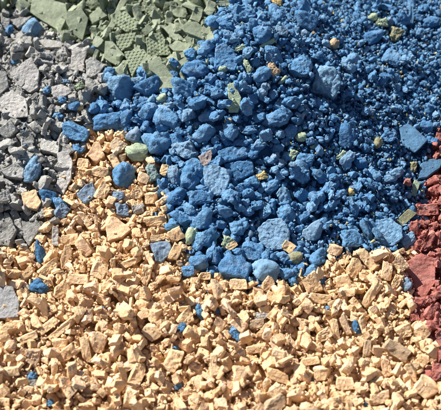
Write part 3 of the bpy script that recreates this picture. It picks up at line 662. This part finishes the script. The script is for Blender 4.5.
for W in WS:
    u, v, zz = project(W); ui = u.astype(int)+8; vi = v.astype(int)+8
    k = (ui >= 1) & (vi >= 1) & (ui < 456) & (vi < 425)
    cu_, cv_ = u.mean(), v.mean()
    np.minimum.at(hd, (vi[k], ui[k]), zz[k])
    for a, b in ((1, 0), (0, 1)):      # close pinholes between vertices, towards the piece's middle
        np.minimum.at(hd, (vi[k] + b*np.sign(cv_-v[k]).astype(int), ui[k] + a*np.sign(cu_-u[k]).astype(int)), zz[k])
HERO_DEPTH = np.where(hd < 1e8, hd, -1e9)
SUN_DEPTH = np.full((701, 701), -1e9)
for W in WS:
    a1, a2, a3 = sunmap(W); k = (a1 >= 0) & (a2 >= 0) & (a1 < 700) & (a2 < 700); np.maximum.at(SUN_DEPTH, (a2[k], a1[k]), a3[k])
SUN_DEPTH[SUN_DEPTH < -1e8] = 1e9
fill(-11, 9000, .85)
for W in WS: stamp(W, False)
LEV = {'beige': -.5, 'blue': -2.2, 'grey': -3, 'green': -6, 'red': -2}
fill(0, 9000)
# small crumbs and dust-sized bits caught on and between the pieces
for kind, n, lo, hi in (('beige', 3000, 1.2, 4.0), ('blue', 4600, 1.2, 3.2), ('grey', 600, 1.3, 3.6), ('green', 160, 1.4, 3.2), ('red', 260, 1.3, 3.2)):
    C = REGC[kind]
    for _ in range(n):
        pk = C[rng.integers(len(C), size=4)]; de = HS[pk[:, 0], pk[:, 1]] - G[pk[:, 0], pk[:, 1]]; iy, ix = pk[int(np.argmax(de))]
        k = kind
        if kind == 'blue' and rng.random() < .09: k = 'yellow'
        drop(k, int(rng.integers(len(LIB[k]))), rng.uniform(lo, hi), ix+X0+rng.random(), iy+Y0+rng.random(), sink=.9)

# ------------------------------------------------------------------ how large each piece shows from the camera
SX = 1.0; W_, H_ = 441, 410; ids = []; dep = []; pix = []
for i, p in enumerate(pieces):
    V = p['own'][0] if p['var'] is None else LIB[p['kind']][p['var']][1 if p['dia'] > 4 else 0][0]
    V = V @ p['A'].T + p['pos']; u, v, z = project(V); ok = (u >= 0) & (v >= 0) & (u < W_) & (v < H_)
    if not ok.any(): continue
    pix.append(v[ok].astype(int)*W_ + u[ok].astype(int)); dep.append(z[ok]); ids.append(np.full(ok.sum(), i))
pix = np.concatenate(pix); dep = np.concatenate(dep); ids = np.concatenate(ids)
o = np.lexsort((dep, pix)); pix, ids = pix[o], ids[o]; first = np.r_[True, pix[1:] != pix[:-1]]
own = np.zeros(W_*H_, int) - 1; own[pix[first]] = ids[first]
vis = np.bincount(ids[first], minlength=len(pieces)); own2 = own.reshape(H_, W_)

# ------------------------------------------------------------------ objects
def to_mesh(name, v, fc, m, smooth):
    me = bpy.data.meshes.new(name); me.vertices.add(len(v)); me.vertices.foreach_set('co', (v*S).astype(np.float32).ravel())
    me.loops.add(fc.size); me.loops.foreach_set('vertex_index', fc.astype(np.int32).ravel())
    me.polygons.add(len(fc)); me.polygons.foreach_set('loop_start', np.arange(0, fc.size, 3, dtype=np.int32))
    me.polygons.foreach_set('use_smooth', np.full(len(fc), smooth)); me.update(calc_edges=True); me.materials.append(m); return me
CACHE = {}
def lib_mesh(kind, var, mk):
    key = (kind, var, mk)
    if key not in CACHE:
        v, fc = LIB[kind][var][1]; CACHE[key] = to_mesh(kind+'_granule', v, fc, MAT[mk or kind], True)
        if kind not in ('blue', 'yellow'): CACHE[key].set_sharp_from_angle(angle=math.radians(24))
    return CACHE[key]
GROUP = {'beige': 'beige granules of the front heap', 'blue': 'blue lumps and crumbs of the heap', 'grey': 'grey chips at the upper left',
         'green': 'green chips at the top', 'red': 'red chips at the right edge', 'yellow': 'yellow and pale green crumbs on the blue heap'}
NAME = {'beige': 'beige_granule', 'blue': 'blue_granule', 'grey': 'grey_chip', 'green': 'green_chip', 'red': 'red_chip', 'yellow': 'pale_crumb'}
CAT = {'beige': 'granule', 'blue': 'granule', 'grey': 'chip', 'green': 'chip', 'red': 'chip', 'yellow': 'crumb'}
NOUN = {'beige': 'beige granule', 'blue': 'blue lump', 'grey': 'grey chip', 'green': 'green chip', 'red': 'red chip', 'yellow': 'yellow green crumb'}
landmarks = []
for (u, v, s) in [(32, 28, 'the round cracked blue lump'), (50, 12, 'the large smooth green plate'), (25, 76, 'the large pitted grey plate'), (79, 60, 'the rectangular grey chip'),
    (33, 170, 'the oval blue stone in grey'), (75, 132, 'the knobbly long blue lump'), (64, 173, 'the long curved grey chip'), (31, 233, 'the triangular grey chip'), (39, 252, 'the tall dark blue shard'),
    (8, 302, 'the big grey slab among beige'), (86, 193, 'the slate blue wedge in beige'), (125, 176, 'the rough blue lump in beige'), (160, 252, 'the slate blue chip sunk in beige'),
    (136, 58, 'the dimpled green triangle'), (163, 70, 'the long green strip'), (197, 31, 'the thick green bar'), (129, 22, 'the long dimpled green flake'), (183, 88, 'the smooth blue stone by the strip'),
    (158, 141, 'the big round blue stone'), (206, 158, 'the brown grey stone'), (232, 154, 'the long blue slab'), (242, 13, 'the blocky blue top stone'), (306, 21, 'the smooth round top stone'),
    (235, 98, 'the upright pale green chip'), (274, 69, 'the tan crumb in blue'), (327, 82, 'the largest pale blue stone'), (395, 34, 'the olive round stone'), (261, 176, 'the yellow stone on blue'),
    (301, 137, 'the pale green lump pair'), (351, 192, 'the gold crumb in blue'), (414, 138, 'the flat smooth blue plate'), (428, 169, 'the smooth blue flake above red'), (367, 230, 'the slanted blue stick'),
    (420, 274, 'the big red flake'), (428, 243, 'the long red stick'), (273, 235, 'the large faceted blue stone'), (236, 268, 'the largest rough blue lump'), (265, 271, 'the pale dome shaped stone'),
    (63, 328, 'the longest thin beige stick'), (98, 342, 'the dimpled oval beige chip'), (32, 378, 'the blue chip hollow lower left'), (137, 375, 'the pale slanting beige block'), (181, 328, 'the dark blue chip in beige'),
    (235, 333, 'the bright blue oval chip'), (262, 316, 'the small pale grey chip'), (276, 375, 'the rough long beige slab'), (340, 328, 'the two parallel beige sticks'), (371, 295, 'the long beige stick'),
    (398, 350, 'the tan rough slab'), (427, 388, 'the large beige cube'), (178, 386, 'the tiny blue chip bottom middle'), (367, 259, 'the long leaning beige block')]:
    landmarks.append((u, v, s))
LU = np.array([[a, b] for a, b, _ in landmarks], float)
DIRS = ['right of', 'upper right of', 'above', 'upper left of', 'left of', 'lower left of', 'below', 'lower right of']
ORD = ['nearest', 'second', 'third', 'fourth', 'fifth', 'sixth', 'seventh', 'eighth', 'ninth', 'tenth', 'eleventh', 'twelfth', 'thirteenth', 'fourteenth', 'fifteenth', 'sixteenth', 'seventeenth', 'eighteenth', 'nineteenth', 'twentieth']
vy, vx = np.nonzero(own2 >= 0); oi_ = own2[vy, vx]
cu = np.bincount(oi_, weights=vx, minlength=len(pieces))/np.maximum(vis, 1); cv = np.bincount(oi_, weights=vy, minlength=len(pieces))/np.maximum(vis, 1)
chosen = {k: [] for k in KINDS}
for k in KINDS:
    hs = [i for i, p in enumerate(pieces) if p['kind'] == k and p['hero']]
    ot = [i for i, p in enumerate(pieces) if p['kind'] == k and not p['hero'] and vis[i] >= 6]
    ot.sort(key=lambda i: -vis[i]); chosen[k] = hs + ot[:max(0, 300-len(hs))]
single = set(i for k in KINDS for i in chosen[k])
buckets = {}
for i in single:
    p = pieces[i]
    if p['hero']: continue
    dd = np.hypot(*(LU - [cu[i], cv[i]]).T); j = int(np.argmin(dd)); du, dv = cu[i]-LU[j, 0], LU[j, 1]-cv[i]
    di = int(round(math.degrees(math.atan2(dv, du))/45)) % 8
    V = LIB[p['kind']][p['var']][1][0] @ p['A'].T; uu, vv, _ = project(V + p['pos'])
    cov = np.cov(np.stack([uu, vv])); ev = np.linalg.eigvalsh(cov); ratio = math.sqrt(ev[1]/max(ev[0], 1e-9))
    shape = 'elongated' if ratio > 1.7 else ('oval' if p['kind'] in ('blue', 'yellow') else 'oblong') if ratio > 1.3 else ('round' if p['kind'] in ('blue', 'yellow') else 'blocky')
    size = 'large' if p['dia'] > 13 else 'medium' if p['dia'] > 8 else 'small'
    p['desc'] = size + ' ' + shape; buckets.setdefault((p['kind'], j, di, p['desc']), []).append((dd[j], i))
for (k, j, di, desc), L in buckets.items():
    L.sort()
    for n, (_, i) in enumerate(L):
        pieces[i]['hero'] = (ORD[min(n, 19)]+' ' if len(L) > 1 else '') + desc + ' ' + NOUN[k] + ' ' + DIRS[di] + ' ' + landmarks[j][2]
        pieces[i]['auto'] = True
for k in KINDS:
    for i in chosen[k]:
        p = pieces[i]; mk = p.get('mat')
        if p['var'] is None:
            me = to_mesh(NAME[k], p['own'][0], p['own'][1], MAT[mk or k], True); me.set_sharp_from_angle(angle=math.radians(30))
        else: me = lib_mesh(k, p['var'], mk)
        ob = bpy.data.objects.new(NAME[k], me); COL.objects.link(ob)
        M4 = Matrix([list(p['A'][r]) + [p['pos'][r]*S] for r in range(3)] + [[0, 0, 0, 1]]); ob.matrix_world = M4
        ob['label'] = p['hero']; ob['category'] = CAT[k]; ob['group'] = GROUP[k]
STUFF = {'beige': ('beige_fine_granules', 'small beige granules and crumbs filling the front heap between the larger ones'),
         'blue': ('blue_fine_crumbs', 'fine blue crumbs and powder filling the heap between the larger blue lumps'),
         'grey': ('grey_fine_chips', 'small grey chips and grit filling the upper left between the larger chips'),
         'green': ('green_fine_chips', 'small green chips and grit under the larger green chips at the top'),
         'red': ('red_fine_chips', 'small red crumbs and grit filling the right edge between larger red chips'),
         'yellow': ('pale_fine_crumbs', 'tiny yellow and pale green specks sprinkled over the blue heap')}
for k in KINDS:
    vs, fs, n = [], [], 0
    for i, p in enumerate(pieces):
        if p['kind'] != k or i in single: continue
        lod = 1 if vis[i] >= 25 and k not in ('blue', 'yellow') else 0
        v, fc = LIB[k][p['var']][lod]; v = v @ p['A'].T + p['pos']; vs.append(v); fs.append(fc+n); n += len(v)
    if not vs: continue
    me = to_mesh(STUFF[k][0], np.concatenate(vs), np.concatenate(fs), MAT[k], k in ('blue', 'yellow'))
    ob = bpy.data.objects.new(STUFF[k][0], me); COL.objects.link(ob)
    ob['label'] = STUFF[k][1]; ob['category'] = 'granules'; ob['kind'] = 'stuff'
# the bed under the loose pieces, coloured like the grit packed into it
st = 4; hx, hy = np.meshgrid(np.arange(-700, 701, 6.0), np.arange(-700, 701, 6.0)); hz = H(hx, hy) - 13.5
bv = np.stack([hx.ravel(), hy.ravel(), hz.ravel()], 1); nX = hx.shape[1]; q = np.arange(hx.size).reshape(hx.shape)
t1 = np.stack([q[:-1, :-1].ravel(), q[:-1, 1:].ravel(), q[1:, 1:].ravel()], 1); t2 = np.stack([q[:-1, :-1].ravel(), q[1:, 1:].ravel(), q[1:, :-1].ravel()], 1)
BM = bpy.data.materials.new('packed_grit'); BM.use_nodes = True; at = BM.node_tree.nodes.new('ShaderNodeAttribute'); at.attribute_name = 'grit'
BM.node_tree.links.new(at.outputs['Color'], BM.node_tree.nodes['Principled BSDF'].inputs['Base Color']); BM.node_tree.nodes['Principled BSDF'].inputs['Roughness'].default_value = .9
bed = to_mesh('ground', bv, np.concatenate([t1, t2]), BM, True)
pal = np.array([(.70, .46, .25, 1), (.09, .23, .44, 1), (.34, .335, .31, 1), (.28, .315, .225, 1), (.34, .12, .10, 1)])
ci = np.clip((hx.ravel()-X0).astype(int), 0, REG.shape[1]-1); ri = np.clip((hy.ravel()-Y0).astype(int), 0, REG.shape[0]-1)
ca = bed.color_attributes.new('grit', 'FLOAT_COLOR', 'POINT'); ca.data.foreach_set('color', pal[REG[ri, ci]].astype(np.float32).ravel())
bo = bpy.data.objects.new('ground', bed); COL.objects.link(bo); bo['kind'] = 'structure'; bo['label'] = 'packed grit bed under the heap of coloured granules'
